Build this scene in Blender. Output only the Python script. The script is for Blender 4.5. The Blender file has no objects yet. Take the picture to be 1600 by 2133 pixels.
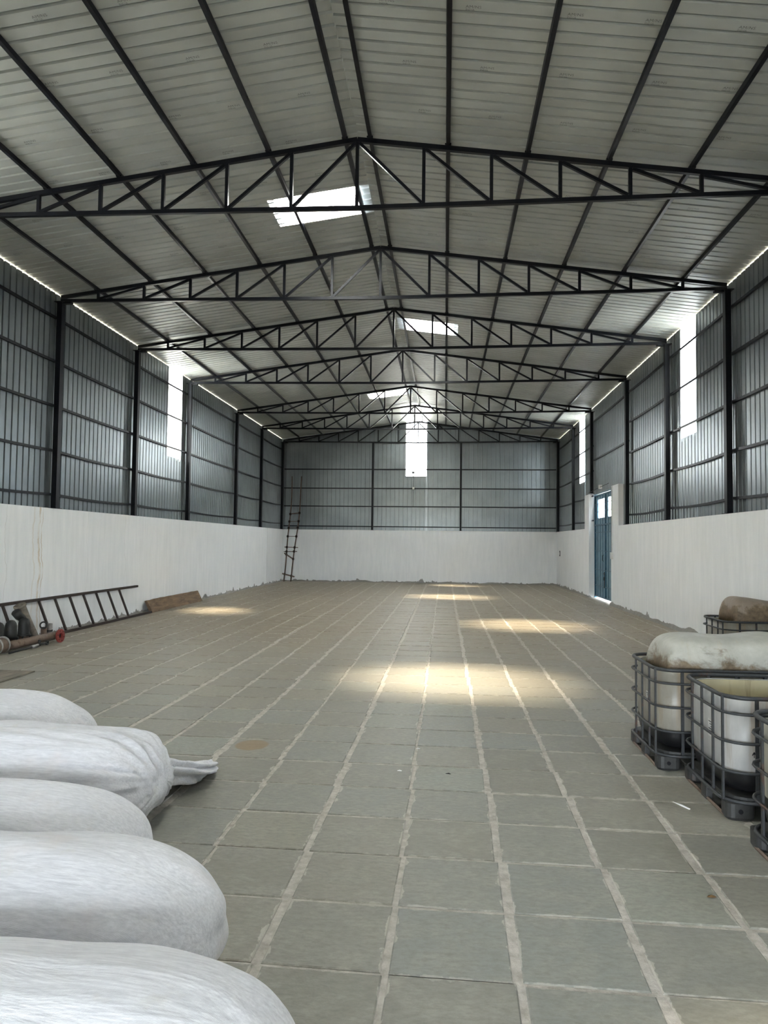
import bpy, bmesh, math, random
from mathutils import Vector, Matrix, noise
C = bpy.context
SC = C.scene
random.seed(7)
PI = math.pi

# ---------------------------------------------------------------- camera
F_PX = 1481.55
YAW, PIT, ROL = 0.0855, 0.0439, 0.0116
_F = Vector((-math.sin(YAW)*math.cos(PIT), math.cos(YAW)*math.cos(PIT), math.sin(PIT)))
_R = Vector((math.cos(YAW), math.sin(YAW), 0)); _U = _R.cross(_F)
_R2 = _R*math.cos(ROL) + _U*math.sin(ROL); _U2 = -_R*math.sin(ROL) + _U*math.cos(ROL)
cd = bpy.data.cameras.new('camera'); cam = bpy.data.objects.new('camera', cd)
SC.collection.objects.link(cam)
M = Matrix((_R2, _U2, -_F)).transposed().to_4x4(); M.translation = Vector((0, 0, 1.95))
cam.matrix_world = M
cd.sensor_fit = 'VERTICAL'; cd.sensor_height = 36.0; cd.sensor_width = 27.0
cd.lens = F_PX/2133*36.0; cd.clip_start = 0.05; cd.clip_end = 600
SC.camera = cam

# ---------------------------------------------------------------- sky, sun, exposure
w = bpy.data.worlds.new('world'); SC.world = w; w.use_nodes = True
bg = w.node_tree.nodes['Background']
bg.inputs['Color'].default_value = (0.84, 0.925, 1.0, 1); bg.inputs['Strength'].default_value = 1.3
sl = bpy.data.lights.new('sun', 'SUN'); sun = bpy.data.objects.new('sun', sl); SC.collection.objects.link(sun)
sl.energy = 6.0; sl.color = (1.0, 0.88, 0.66); sl.angle = math.radians(16)
sun.rotation_euler = Vector((0.308, -0.26, -1)).to_track_quat('-Z', 'Y').to_euler()
sun.location = (-10, 20, 30)
SC.view_settings.view_transform = 'Standard'; SC.view_settings.look = 'None'
SC.view_settings.exposure = 4.72; SC.view_settings.gamma = 1.0
SC.view_settings.use_curve_mapping = False
SC.cycles.max_bounces = 10; SC.cycles.diffuse_bounces = 6; SC.cycles.glossy_bounces = 4
SC.cycles.transparent_max_bounces = 8; SC.cycles.sample_clamp_indirect = 4.0
SC.cycles.use_denoising = True; SC.cycles.caustics_reflective = False
SC.cycles.use_light_tree = True
# sampling portal of the open shed front (emits nothing of its own)
pl = bpy.data.lights.new('portal', 'AREA'); pl.shape = 'RECTANGLE'; pl.size = 4.8; pl.size_y = 2.75
pl.cycles.is_portal = True
po = bpy.data.objects.new('portal', pl); SC.collection.objects.link(po)
po.location = (-1.4, -5.22, 1.375); po.rotation_euler = (math.radians(90), 0, 0)   # -Z faces +Y

# ---------------------------------------------------------------- dimensions
XL, XR, XA = -8.16, 5.46, -1.36
ZB, ZM, ZA, ZE = 7.05, 6.99, 8.04, 7.13
ZW = 2.60
YT = [10.43, 14.36, 18.19, 22.13, 27.35, 31.19, 35.38]
Y0, Y1 = -5.2, 35.44
SL = (ZA-ZE)/(XA-XL)
def zroof(x): return ZA - SL*abs(x-XA)           # centre line of the top chords

# ---------------------------------------------------------------- helpers
def link(name, me, mat=None, parent=None):
    o = bpy.data.objects.new(name, me); SC.collection.objects.link(o)
    if mat is not None and me is not None and len(me.materials) == 0: me.materials.append(mat)
    if parent is not None: o.parent = parent
    return o
def obj(name, bm, mat, parent=None, smooth=False):
    me = bpy.data.meshes.new(name)
    bmesh.ops.recalc_face_normals(bm, faces=bm.faces)
    bm.to_mesh(me); bm.free()
    if smooth:
        for f in me.polygons: f.use_smooth = True
    return link(name, me, mat, parent)
def tag(o, label=None, cat=None, group=None, kind=None):
    if label: o['label'] = label
    if cat: o['category'] = cat
    if group: o['group'] = group
    if kind: o['kind'] = kind
    return o
def thing(name, label, cat, loc=(0, 0, 0), rz=0, group=None):
    o = bpy.data.objects.new(name, None); SC.collection.objects.link(o)
    o.location = loc; o.rotation_euler = (0, 0, rz); o.empty_display_size = .2
    return tag(o, label, cat, group)
def structure(name, loc=(0, 0, 0)):
    o = bpy.data.objects.new(name, None); SC.collection.objects.link(o); o.location = loc
    return tag(o, kind='structure')
def box(bm, a, b, bev=0.0):
    x0, y0, z0 = a; x1, y1, z1 = b
    vs = [bm.verts.new(p) for p in ((x0,y0,z0),(x1,y0,z0),(x1,y1,z0),(x0,y1,z0),(x0,y0,z1),(x1,y0,z1),(x1,y1,z1),(x0,y1,z1))]
    fs = [bm.faces.new([vs[i] for i in q]) for q in ((0,3,2,1),(4,5,6,7),(0,1,5,4),(1,2,6,5),(2,3,7,6),(3,0,4,7))]
    if bev:
        es = list({e for f in fs for e in f.edges})
        bmesh.ops.bevel(bm, geom=es, offset=bev, segments=2, affect='EDGES', profile=.5)
def bar(bm, p0, p1, w, h, up=(0, 0, 1)):
    p0 = Vector(p0); p1 = Vector(p1); d = (p1-p0).normalized(); up = Vector(up)
    s = d.cross(up).normalized(); u = s.cross(d).normalized()
    vs = []
    for p in (p0, p1):
        for a, b in ((-1,-1),(1,-1),(1,1),(-1,1)):
            vs.append(bm.verts.new(p + s*a*w/2 + u*b*h/2))
    for q in ((0,1,2,3),(7,6,5,4),(0,4,5,1),(1,5,6,2),(2,6,7,3),(3,7,4,0)): bm.faces.new([vs[i] for i in q])
def tube(bm, pts, r, n=8, cap=True, closed=False):
    pts = [Vector(p) for p in pts]; rs = r if isinstance(r, (list, tuple)) else [r]*len(pts)
    rings = []; m = len(pts); u = None
    for i, p in enumerate(pts):
        if closed: d = (pts[(i+1) % m]-pts[i-1]).normalized()
        else: d = (pts[min(i+1, m-1)]-pts[max(i-1, 0)]).normalized()
        if u is None: u = d.orthogonal().normalized()
        u = (u - d*u.dot(d)).normalized(); v = d.cross(u)
        rings.append([bm.verts.new(p + (u*math.cos(2*PI*k/n)+v*math.sin(2*PI*k/n))*rs[i]) for k in range(n)])
    for i in range(m if closed else m-1):
        a = rings[i]; b = rings[(i+1) % m]
        for k in range(n): bm.faces.new((a[k], a[(k+1) % n], b[(k+1) % n], b[k]))
    if cap and not closed:
        bm.faces.new(rings[0][::-1]); bm.faces.new(rings[-1])
def lathe(bm, prof, loc=(0,0,0), axis=(0,0,1), n=24):
    ax = Vector(axis).normalized(); u = ax.orthogonal().normalized(); v = ax.cross(u); loc = Vector(loc)
    rings = []
    for r, t in prof:
        if r < 1e-5: rings.append([bm.verts.new(loc+ax*t)])
        else: rings.append([bm.verts.new(loc+ax*t+(u*math.cos(2*PI*k/n)+v*math.sin(2*PI*k/n))*r) for k in range(n)])
    for a, b in zip(rings, rings[1:]):
        for k in range(n):
            k2 = (k+1) % n
            if len(a) == 1 and len(b) == 1: continue
            if len(a) == 1: bm.faces.new((a[0], b[k2], b[k]))
            elif len(b) == 1: bm.faces.new((a[k], a[k2], b[0]))
            else: bm.faces.new((a[k], a[k2], b[k2], b[k]))
def B(): return bmesh.new()

# ---------------------------------------------------------------- materials
class NT:
    def __init__(s, name):
        s.m = bpy.data.materials.new(name); s.m.use_nodes = True; s.t = s.m.node_tree
        s.p = s.t.nodes['Principled BSDF']; s.out = s.t.nodes['Material Output']
    def n(s, ty, **kw):
        x = s.t.nodes.new(ty)
        for k, v in kw.items():
            if k.startswith('i_'): x.inputs[k[2:]].default_value = v
            else: setattr(x, k, v)
        return x
    def l(s, a, b): s.t.links.new(a, b)
    def coord(s, which='Object', scale=(1,1,1)):
        if which == 'World': src = s.n('ShaderNodeNewGeometry').outputs['Position']
        else: src = s.n('ShaderNodeTexCoord').outputs[which]
        mp = s.n('ShaderNodeMapping'); mp.inputs['Scale'].default_value = scale
        s.l(src, mp.inputs['Vector']); return mp.outputs[0]
    def noise(s, vec, scale=5, detail=4, rough=.55, dist=0):
        x = s.n('ShaderNodeTexNoise'); x.inputs['Scale'].default_value = scale; x.inputs['Detail'].default_value = detail
        x.inputs['Roughness'].default_value = rough; x.inputs['Distortion'].default_value = dist
        s.l(vec, x.inputs['Vector']); return x.outputs['Fac']
    def ramp(s, fac, a, b, ca=0.0, cb=1.0):
        x = s.n('ShaderNodeMapRange'); x.clamp = True
        for i, v in zip(('From Min','From Max','To Min','To Max'), (a, b, ca, cb)): x.inputs[i].default_value = v
        s.l(fac, x.inputs['Value']); return x.outputs[0]
    def mix(s, fac, a, b):
        x = s.n('ShaderNodeMix', data_type='RGBA')
        for sk, v in ((x.inputs[0], fac), (x.inputs[6], a), (x.inputs[7], b)):
            if isinstance(v, (int, float)): sk.default_value = v
            elif isinstance(v, (tuple, list)): sk.default_value = (*v[:3], 1)
            else: s.l(v, sk)
        return x.outputs[2]
    def math(s, op, a, b=0.0, c=None):
        x = s.n('ShaderNodeMath', operation=op)
        for sk, v in zip(x.inputs, (a, b) if c is None else (a, b, c)):
            if isinstance(v, (int, float)): sk.default_value = v
            else: s.l(v, sk)
        return x.outputs[0]
    def sep(s, vec):
        x = s.n('ShaderNodeSeparateXYZ'); s.l(vec, x.inputs[0]); return x.outputs
    def base(s, c): 
        if isinstance(c, (tuple, list)): s.p.inputs['Base Color'].default_value = (*c[:3], 1)
        else: s.l(c, s.p.inputs['Base Color'])
    def set(s, **kw):
        for k, v in kw.items():
            sk = s.p.inputs[k.replace('_', ' ')]
            if isinstance(v, (int, float)): sk.default_value = v
            else: s.l(v, sk)
    def bump(s, h, strength=.3, dist=.01):
        x = s.n('ShaderNodeBump'); x.inputs['Strength'].default_value = strength; x.inputs['Distance'].default_value = dist
        s.l(h, x.inputs['Height']); s.l(x.outputs[0], s.p.inputs['Normal'])

def m_sheet(name, col, metal, rough, wave, stretch):
    t = NT(name); v = t.coord('World')
    n1 = t.noise(t.coord('World', (1, 1, 1)), 1.3, 3)
    n2 = t.noise(t.coord('World', (1, 1, 1)), 30, 2)
    c = t.mix(t.ramp(n1, .3, .7), [k*.9 for k in col], [min(1, k*1.1) for k in col])
    t.base(c); t.set(Metallic=metal, Roughness=t.ramp(n2, .3, .7, rough-.02, rough+.02))
    t.bump(t.noise(t.coord('World', stretch), wave, 1), .14, .02)
    return t.m
M_ROOF = m_sheet('galvanised_roof_sheet', (.385, .405, .39), .25, .50, 3.0, (.25, 1, 1))
M_WALLSHEET = m_sheet('galvanised_wall_sheet', (.225, .25, .262), .76, .30, 3.0, (1, 1, .12))
def m_paint(name, col, rough=.35, metal=0.0, var=.25, scale=8):
    t = NT(name); n1 = t.noise(t.coord('World'), scale, 4)
    t.base(t.mix(t.ramp(n1, .35, .7), [k*(1-var) for k in col], [k*(1+var) for k in col]))
    t.set(Roughness=rough, Metallic=metal, Specular_IOR_Level=.2); return t.m
M_STEEL = m_paint('navy_black_painted_steel', (.0030, .0038, .0068), .38)
M_PURLIN = m_paint('dark_purlin_paint', (.0055, .006, .009), .45)
def m_translucent():
    t = NT('translucent_sheet')
    tr = t.n('ShaderNodeBsdfTranslucent'); tr.inputs[0].default_value = (.90, .94, .97, 1)
    tp = t.n('ShaderNodeBsdfTransparent'); tp.inputs[0].default_value = (1, 1, 1, 1)
    df = t.n('ShaderNodeBsdfDiffuse'); df.inputs[0].default_value = (.8, .82, .85, 1)
    a = t.n('ShaderNodeMixShader'); a.inputs[0].default_value = .12; t.l(tr.outputs[0], a.inputs[1]); t.l(df.outputs[0], a.inputs[2])
    b = t.n('ShaderNodeMixShader'); b.inputs[0].default_value = .26; t.l(a.outputs[0], b.inputs[1]); t.l(tp.outputs[0], b.inputs[2])
    t.l(b.outputs[0], t.out.inputs['Surface']); return t.m
M_TRANS = m_translucent()

def m_whitewash():
    t = NT('whitewashed_plaster'); w_ = t.coord('World'); s_ = t.sep(w_)
    streak = t.noise(t.coord('World', (1, 1, .12)), 7, 5, .65)
    blotch = t.noise(w_, .8, 4)
    c = t.mix(t.ramp(streak, .3, .75), (.79, .81, .82), (.89, .90, .905))
    c = t.mix(t.ramp(blotch, .45, .75, 0, .35), c, (.74, .765, .775))
    # bare grey cement where the whitewash peels along the foot of the wall
    edge = t.noise(t.coord('World', (1, 1, .6)), 2.2, 6, .62)
    hh = t.ramp(edge, .42, .75, -.02, .22)
    peel = t.math('LESS_THAN', s_[2], hh)
    c = t.mix(peel, c, (.27, .265, .25))
    # rusty drip streaks and hairline cracks of the left wall
    wob = t.noise(t.coord('World', (0, 0, 1)), 1.1, 6, .55)
    yy = t.math('ADD', s_[1], t.math('MULTIPLY', wob, .55))
    onleft = t.math('LESS_THAN', s_[0], XL+.05)
    for yc, wd, col, k in ((14.0, .045, (.55, .44, .30), .7), (14.1, .02, (.5, .38, .25), .6), (13.8, .03, (.6, .52, .4), .4), (12.9, .008, (.4, .38, .35), .5), (15.95, .007, (.42, .43, .43), .5), (17.88, .007, (.33, .33, .33), .8), (21.6, .008, (.5, .5, .5), .4)):
        d = t.math('ABSOLUTE', t.math('SUBTRACT', yy, yc))
        msk = t.math('MULTIPLY', t.ramp(d, wd*.3, wd, 1, 0), onleft)
        msk = t.math('MULTIPLY', msk, t.ramp(t.noise(t.coord('World', (1, 1, .7)), 5, 3), .35, .6, .15, k))
        c = t.mix(msk, c, col)
    t.base(c); t.set(Roughness=.85)
    t.bump(t.noise(w_, 25, 6, .65), .35, .008); return t.m
M_WHITE = m_whitewash()
def m_cement():
    t = NT('grey_cement'); t.base(t.mix(t.noise(t.coord('World'), 9, 5), (.22, .21, .19), (.34, .33, .30)))
    t.set(Roughness=.9); t.bump(t.noise(t.coord('World'), 40, 4), .5, .01); return t.m
M_CEMENT = m_cement()

def m_stone(name, rnd_from):
    t = NT(name); w_ = t.coord('World')
    if rnd_from == 'object': rnd = t.n('ShaderNodeObjectInfo').outputs['Random']
    else: rnd = t.n('ShaderNodeNewGeometry').outputs['Random Per Island']
    cr = t.n('ShaderNodeValToRGB'); t.l(rnd, cr.inputs[0]); e = cr.color_ramp.elements
    e[0].position = 0; e[0].color = (.252, .240, .205, 1); e[1].position = 1; e[1].color = (.285, .265, .21, 1)
    for p_, c_ in ((.25, (.255, .26, .235)), (.5, (.275, .255, .21)), (.75, (.235, .222, .185)), (.88, (.285, .295, .255))):
        x = e.new(p_); x.color = (*c_, 1)
    c = cr.outputs[0]
    n1 = t.noise(t.coord('World', (1, 1.4, 1)), 3.6, 7, .72, .4); n2 = t.noise(t.coord('World', (1, 2.2, 1)), 17, 6, .75)
    c = t.mix(t.ramp(n1, .44, .62, 0, .6), c, (.35, .335, .285))
    c = t.mix(t.ramp(n2, .42, .66, 0, .65), c, (.175, .175, .15))
    # dust turns the far end of the hall browner
    sp = t.sep(w_)
    far = t.ramp(sp[1], 7, 16, 0, .75)
    c = t.mix(far, c, (.265, .213, .145))
    # cement smeared over the slab edges
    uv = t.n('ShaderNodeUVMap'); u = t.sep(uv.outputs[0])
    du = t.math('SUBTRACT', .5, t.math('ABSOLUTE', t.math('SUBTRACT', u[0], .5)))
    dv = t.math('SUBTRACT', .5, t.math('ABSOLUTE', t.math('SUBTRACT', u[1], .5)))
    ne = t.noise(t.coord('World', (1.6, .8, 1)), 6, 5, .6)
    eu = t.ramp(t.math('SUBTRACT', du, t.ramp(ne, .45, .72, -.01, .06)), -.004, .004, 1, 0)
    ev = t.ramp(t.math('SUBTRACT', dv, t.ramp(ne, .42, .72, -.01, .045)), -.006, .006, 1, 0)
    sm = t.math('MAXIMUM', eu, t.math('MULTIPLY', ev, .6))
    c = t.mix(t.math('MULTIPLY', sm, .75), c, (.47, .435, .38))
    # oval rust stain
    dx = t.math('MULTIPLY', t.math('ADD', sp[0], 1.83), 5.5); dy = t.math('MULTIPLY', t.math('SUBTRACT', sp[1], 6.79), 5.0)
    rr = t.math('ADD', t.math('ADD', t.math('MULTIPLY', dx, dx), t.math('MULTIPLY', dy, dy)), t.math('MULTIPLY', n1, .6))
    c = t.mix(t.ramp(rr, .9, 1.15, .7, 0), c, (.26, .17, .075))
    t.base(c); t.set(Roughness=t.ramp(n1, .3, .7, .42, .62), Specular_IOR_Level=.4)
    t.bump(t.math('ADD', t.math('MULTIPLY', n1, 1.0), t.math('MULTIPLY', n2, .35)), .45, .010); return t.m
M_SLAB = m_stone('stone_slab_single', 'object')
M_SLABS = m_stone('stone_slab_field', 'island')
def m_grout():
    t = NT('cement_grout'); w_ = t.coord('World'); sp = t.sep(w_)
    c = t.mix(t.ramp(t.noise(w_, 12, 6, .7), .35, .65), (.36, .325, .28), (.56, .525, .47))
    c = t.mix(t.ramp(sp[1], 12, 22, 0, .5), c, (.36, .31, .24))
    t.base(c); t.set(Roughness=.85); t.bump(t.noise(w_, 30, 5, .7), .8, .012); return t.m
M_GROUT = m_grout()
def m_ground():
    t = NT('sandy_yard'); t.base(t.mix(t.noise(t.coord('World'), 2, 5), (.19, .18, .155), (.27, .255, .22))); t.set(Roughness=.95); return t.m
M_GROUND = m_ground()

def m_sack():
    t = NT('woven_sack'); w_ = t.coord('World'); o_ = t.coord('Object')
    wv = t.n('ShaderNodeTexWave', wave_type='BANDS', bands_direction='Y'); wv.inputs['Scale'].default_value = 95; wv.inputs['Distortion'].default_value = 2.5
    t.l(w_, wv.inputs['Vector'])
    wx = t.n('ShaderNodeTexWave', wave_type='BANDS', bands_direction='X'); wx.inputs['Scale'].default_value = 80; wx.inputs['Distortion'].default_value = 2.5
    t.l(w_, wx.inputs['Vector'])
    big = t.noise(t.coord('World', (.8, 3.0, 3.0)), 2.0, 4, .6, .6)
    fib = t.noise(t.coord('World', (1.2, 9, 9)), 9, 5, .7)
    c = t.mix(t.ramp(fib, .35, .65), (.60, .60, .63), (.77, .77, .80))
    pk = t.noise(t.coord('World', (1, 1, 1)), 3.1, 3)
    c = t.mix(t.ramp(pk, .58, .75, 0, .35), c, (.76, .68, .66))
    c = t.mix(t.ramp(t.noise(w_, 6.5, 4), .62, .8, 0, .5), c, (.55, .52, .46))
    t.base(c); t.set(Roughness=.55, Specular_IOR_Level=.35, Sheen_Weight=.15)
    h = t.math('ADD', t.math('MULTIPLY', big, 1.3), t.math('MULTIPLY', fib, .05))
    h = t.math('ADD', h, t.math('MULTIPLY', t.math('ADD', wv.outputs['Fac'], wx.outputs['Fac']), .012))
    t.bump(h, .55, .022); return t.m
M_SACK = m_sack()

def m_plastic(name, a, b, dirt, dirtcol, black_to=None, lo=.35):
    t = NT(name); o_ = t.coord('Object'); sp = t.sep(o_)
    c = t.mix(t.ramp(t.noise(t.coord('Object', (1, 1, .35)), 5, 5, .6), .3, .7), a, b)
    dn = t.noise(t.coord('Object', (1, 1, 1)), 3.4, 7, .72, .6)
    c = t.mix(t.ramp(dn, dirt, dirt+.16, 0, .85), c, dirtcol)
    drip = t.noise(t.coord('Object', (1, 1, .08)), 9, 5, .7)
    c = t.mix(t.ramp(drip, .56, .72, 0, .65), c, (.26, .18, .10))
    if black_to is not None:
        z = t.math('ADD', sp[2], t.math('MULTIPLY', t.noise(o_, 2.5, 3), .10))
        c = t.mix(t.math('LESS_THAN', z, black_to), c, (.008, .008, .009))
    t.base(c); t.set(Roughness=.38, Specular_IOR_Level=.45)
    t.bump(dn, .2, .01); return t.m
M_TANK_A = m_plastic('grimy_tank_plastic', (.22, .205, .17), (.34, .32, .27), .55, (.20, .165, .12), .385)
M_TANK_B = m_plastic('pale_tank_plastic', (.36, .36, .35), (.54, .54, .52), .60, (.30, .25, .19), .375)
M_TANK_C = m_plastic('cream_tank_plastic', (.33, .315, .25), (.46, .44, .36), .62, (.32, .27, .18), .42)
M_LINER = m_plastic('cream_inner_plastic', (.50, .45, .29), (.62, .57, .40), .66, (.45, .33, .15))
M_SHELL_W = m_plastic('white_shell_plastic', (.60, .61, .57), (.74, .75, .71), .60, (.36, .30, .20))
def m_shell_dirty(name, a, b, mud, zlo, zhi):
    t = NT(name); o_ = t.coord('Object'); sp = t.sep(o_)
    c = t.mix(t.ramp(t.noise(o_, 4, 6, .65), .3, .7), a, b)
    st = t.noise(t.coord('Object', (2.2, 1, .5)), 5, 5, .7, .4)
    c = t.mix(t.ramp(st, .58, .72, 0, .5), c, (.42, .36, .25))
    n_ = t.noise(t.coord('Object', (1, 1, 1.6)), 2.6, 7, .72, .4)
    z = t.math('ADD', sp[2], t.math('MULTIPLY', t.math('SUBTRACT', n_, .5), .75))
    msk = t.ramp(z, zlo, zhi, 1, 0)
    mc = t.mix(t.ramp(t.noise(o_, 16, 6, .75), .3, .7), [k*.5 for k in mud], [k*1.5 for k in mud])
    c = t.mix(msk, c, mc)
    t.base(c); t.set(Roughness=.5); t.bump(n_, .3, .015); return t.m
M_SHELL1 = m_shell_dirty('muddy_white_shell', (.34, .335, .29), (.50, .50, .45), (.17, .125, .075), .09, .20)
M_SHELL2 = m_shell_dirty('brown_caked_shell', (.21, .165, .125), (.29, .23, .18), (.15, .105, .06), .24, .30)
def m_rust(name, steel, rust, amt):
    t = NT(name); o_ = t.coord('World'); n_ = t.noise(o_, 5, 6, .7); n2 = t.noise(o_, 40, 3)
    c = t.mix(t.ramp(n_, amt, amt+.12), steel, rust)
    c = t.mix(t.ramp(n2, .4, .7, 0, .4), c, [k*.5 for k in steel])
    t.base(c); t.set(Roughness=.55, Metallic=.35); t.bump(n2, .4, .004); return t.m
M_CAGE = m_rust('weathered_cage_tube', (.052, .055, .058), (.12, .055, .03), .58)
M_PALLET = m_rust('dusty_pallet_steel', (.05, .05, .048), (.11, .07, .05), .55)
M_RUSTPIPE = m_rust('rusty_pipe_iron', (.19, .135, .10), (.12, .075, .05), .5)
M_IRON = m_rust('blackened_iron', (.03, .03, .028), (.075, .055, .04), .60)
M_LADDER = m_rust('rusted_ladder_angle', (.045, .032, .027), (.17, .10, .08), .62)
M_REDFL = m_rust('red_painted_flange', (.32, .055, .045), (.16, .05, .04), .6)
M_RUBBERGREY = m_paint('pale_grey_ring', (.32, .31, .29), .6)
def m_wood(name, a, b, sc=(1, .15, 1), s=12):
    t = NT(name); v = t.coord('World', sc); n_ = t.noise(v, s, 6, .65, .6)
    t.base(t.mix(t.ramp(n_, .35, .65), a, b)); t.set(Roughness=.8); t.bump(n_, .5, .01); return t.m
M_BEAM = m_wood('rough_brown_timber', (.10, .065, .038), (.25, .165, .095))
M_BAMBOO = m_wood('dark_bamboo', (.07, .045, .035), (.17, .115, .085), (1, 1, .3), 14)
M_ROPE = m_paint('old_rope', (.03, .022, .018), .9)
M_BOARD = m_wood('dusty_grey_board', (.14, .12, .095), (.24, .21, .165))
M_BLUE = m_paint('blue_door_sheet', (.17, .28, .35), .4, 0, .2, 3)
M_BLUEBAR = m_paint('dark_teal_bars', (.045, .12, .18), .35)
M_WPLAST = m_paint('white_plastic', (.70, .70, .68), .4, 0, .05)
M_INK = m_paint('stamp_ink', (.15, .157, .15), .6)
M_MARK = m_paint('marker_ink', (.01, .01, .012), .6)
M_PAPER = m_paint('pale_label_paper', (.62, .62, .60), .7, 0, .08)
M_LITTER = m_paint('white_scrap', (.85, .85, .83), .6, 0, .05)
M_LEAF = m_paint('dry_leaf', (.18, .11, .05), .8)
def m_glass():
    t = NT('clear_door_glass'); t.base((.95, .97, 1)); t.set(Roughness=.02, IOR=1.1, Transmission_Weight=1.0); return t.m
M_GLASS = m_glass()

# ================================================================= GROUND OUTSIDE
bm = B()
for a, b in (((-90, -90), (90, Y0-.2)), ((-90, 36.3), (90, 120)), ((-90, Y0-.2), (XL-.45, 36.3)), ((XR+.45, Y0-.2), (90, 36.3))):
    vs = [bm.verts.new(q) for q in ((a[0], a[1], -.06), (b[0], a[1], -.06), (b[0], b[1], -.06), (a[0], b[1], -.06))]; bm.faces.new(vs)
tag(obj('ground', bm, M_GROUND), kind='structure')

# ================================================================= FLOOR
floor = structure('floor')
bm = B(); box(bm, (XL-.4, Y0-.2, -.3), (XR+.4, Y1+.35, -.007)); obj('grout_bed', bm, M_GROUT, floor)
PX, PY, SKX = .602, .61, -.03
def slabmesh():
    bm = B(); uvl = bm.loops.layers.uv.new('UVMap')
    b_ = .012
    vs = {}
    for nm, s_, z in (('t', .5-b_, 0.0), ('e', .5, -.004), ('b', .5, -.03)):
        vs[nm] = [bm.verts.new((x*s_*2*.5*2, y*s_*2*.5*2, z)) for x, y in ((-.5*2*.5, -.5*2*.5), (.5, -.5), (.5, .5), (-.5, .5))]
    for v in vs['t']: v.co.x = math.copysign(.5-b_, v.co.x); v.co.y = math.copysign(.5-b_, v.co.y)
    for v in vs['e']+vs['b']: v.co.x = math.copysign(.5, v.co.x); v.co.y = math.copysign(.5, v.co.y)
    bm.faces.new(vs['t'])
    for a, b in (('e', 't'), ('b', 'e')):
        for k in range(4): bm.faces.new((vs[a][k], vs[a][(k+1) % 4], vs[b][(k+1) % 4], vs[b][k]))
    for f in bm.faces:
        for lp in f.loops: lp[uvl].uv = (lp.vert.co.x+.5, lp.vert.co.y+.5)
    bmesh.ops.recalc_face_normals(bm, faces=bm.faces)
    me = bpy.data.meshes.new('stone_slab'); bm.to_mesh(me); bm.free(); me.materials.append(M_SLAB); return me
slab_me = slabmesh()
cells = []
ny = int((Y1-Y0)/PY)+2
colj = {}
rr_ = random.Random(3)
for i in range(-14, 12): colj[i] = rr_.uniform(.025, .045) if i % 2 else rr_.uniform(.035, .06)
rowj = {j: rr_.uniform(.012, .030) for j in range(-20, 60)}
for j in range(-15, 55):
    shift = rr_.uniform(-.02, .02); 
    if 13 <= j: shift += .0
    for i in range(-13, 13):
        x0 = -.85+PX*i; x1 = x0+PX
        xa = x0+colj.get(i, .04)/2+rr_.uniform(-.008, .008); xb = x1-colj.get(i+1, .04)/2+rr_.uniform(-.008, .008)
        y0 = 3.32+PY*j; xm = (x0+x1)/2
        sk = -.022*(xm+.85)
        ya = y0+rowj[j]/2+sk+rr_.uniform(-.006, .006); yb = y0+PY-rowj[j+1]/2+sk+rr_.uniform(-.006, .006)
        xa = max(xa+shift*.4, XL+.01); xb = min(xb+shift*.4, XR-.01); ya = max(ya, Y0); yb = min(yb, Y1-.02)
        if xb-xa < .06 or yb-ya < .06: continue
        cells.append((xa, xb, ya, yb, sk))
def inview(c):
    xm, ym = (c[0]+c[1])/2, (c[2]+c[3])/2
    if ym < 2.3: return False
    d = Vector((xm, ym, -1.95)); z = d.dot(_F)
    if z <= 0: return False
    px = 800+F_PX*d.dot(_R2)/z; py = 1066.5-F_PX*d.dot(_U2)/z
    if not (-90 < px < 1690 and py < 2250): return False
    # slabs wholly behind the sacks and tanks
    if xm < -2.0-.55*(ym-3) and ym < 5.3 and px < 330: return False
    return True
near = sorted([c for c in cells if inview(c)], key=lambda c: c[2])[:292]
ns = set(near)
for c in near:
    o = link('stone_slab', slab_me, None, floor)
    o.location = ((c[0]+c[1])/2, (c[2]+c[3])/2, rr_.uniform(-.0015, .0015))
    o.scale = (c[1]-c[0], c[3]-c[2], 1); o.rotation_euler = (rr_.uniform(-.002, .002), rr_.uniform(-.002, .002), -.02+rr_.uniform(-.006, .006))
bm = B(); uvl = bm.loops.layers.uv.new('UVMap')
for c in cells:
    if c in ns: continue
    z = rr_.uniform(-.002, .002); b_ = .006
    t_ = [bm.verts.new((x, y, z)) for x, y in ((c[0]+b_, c[2]+b_), (c[1]-b_, c[2]+b_), (c[1]-b_, c[3]-b_), (c[0]+b_, c[3]-b_))]
    l_ = [bm.verts.new((x, y, -.02)) for x, y in ((c[0], c[2]), (c[1], c[2]), (c[1], c[3]), (c[0], c[3]))]
    f = bm.faces.new(t_)
    for lp, uv in zip(f.loops, ((0, 0), (1, 0), (1, 1), (0, 1))): lp[uvl].uv = uv
    for k in range(4): bm.faces.new((l_[k], l_[(k+1) % 4], t_[(k+1) % 4], t_[k]))
tag(obj('far_stone_slabs', bm, M_SLABS, floor), kind='stuff')

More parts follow.
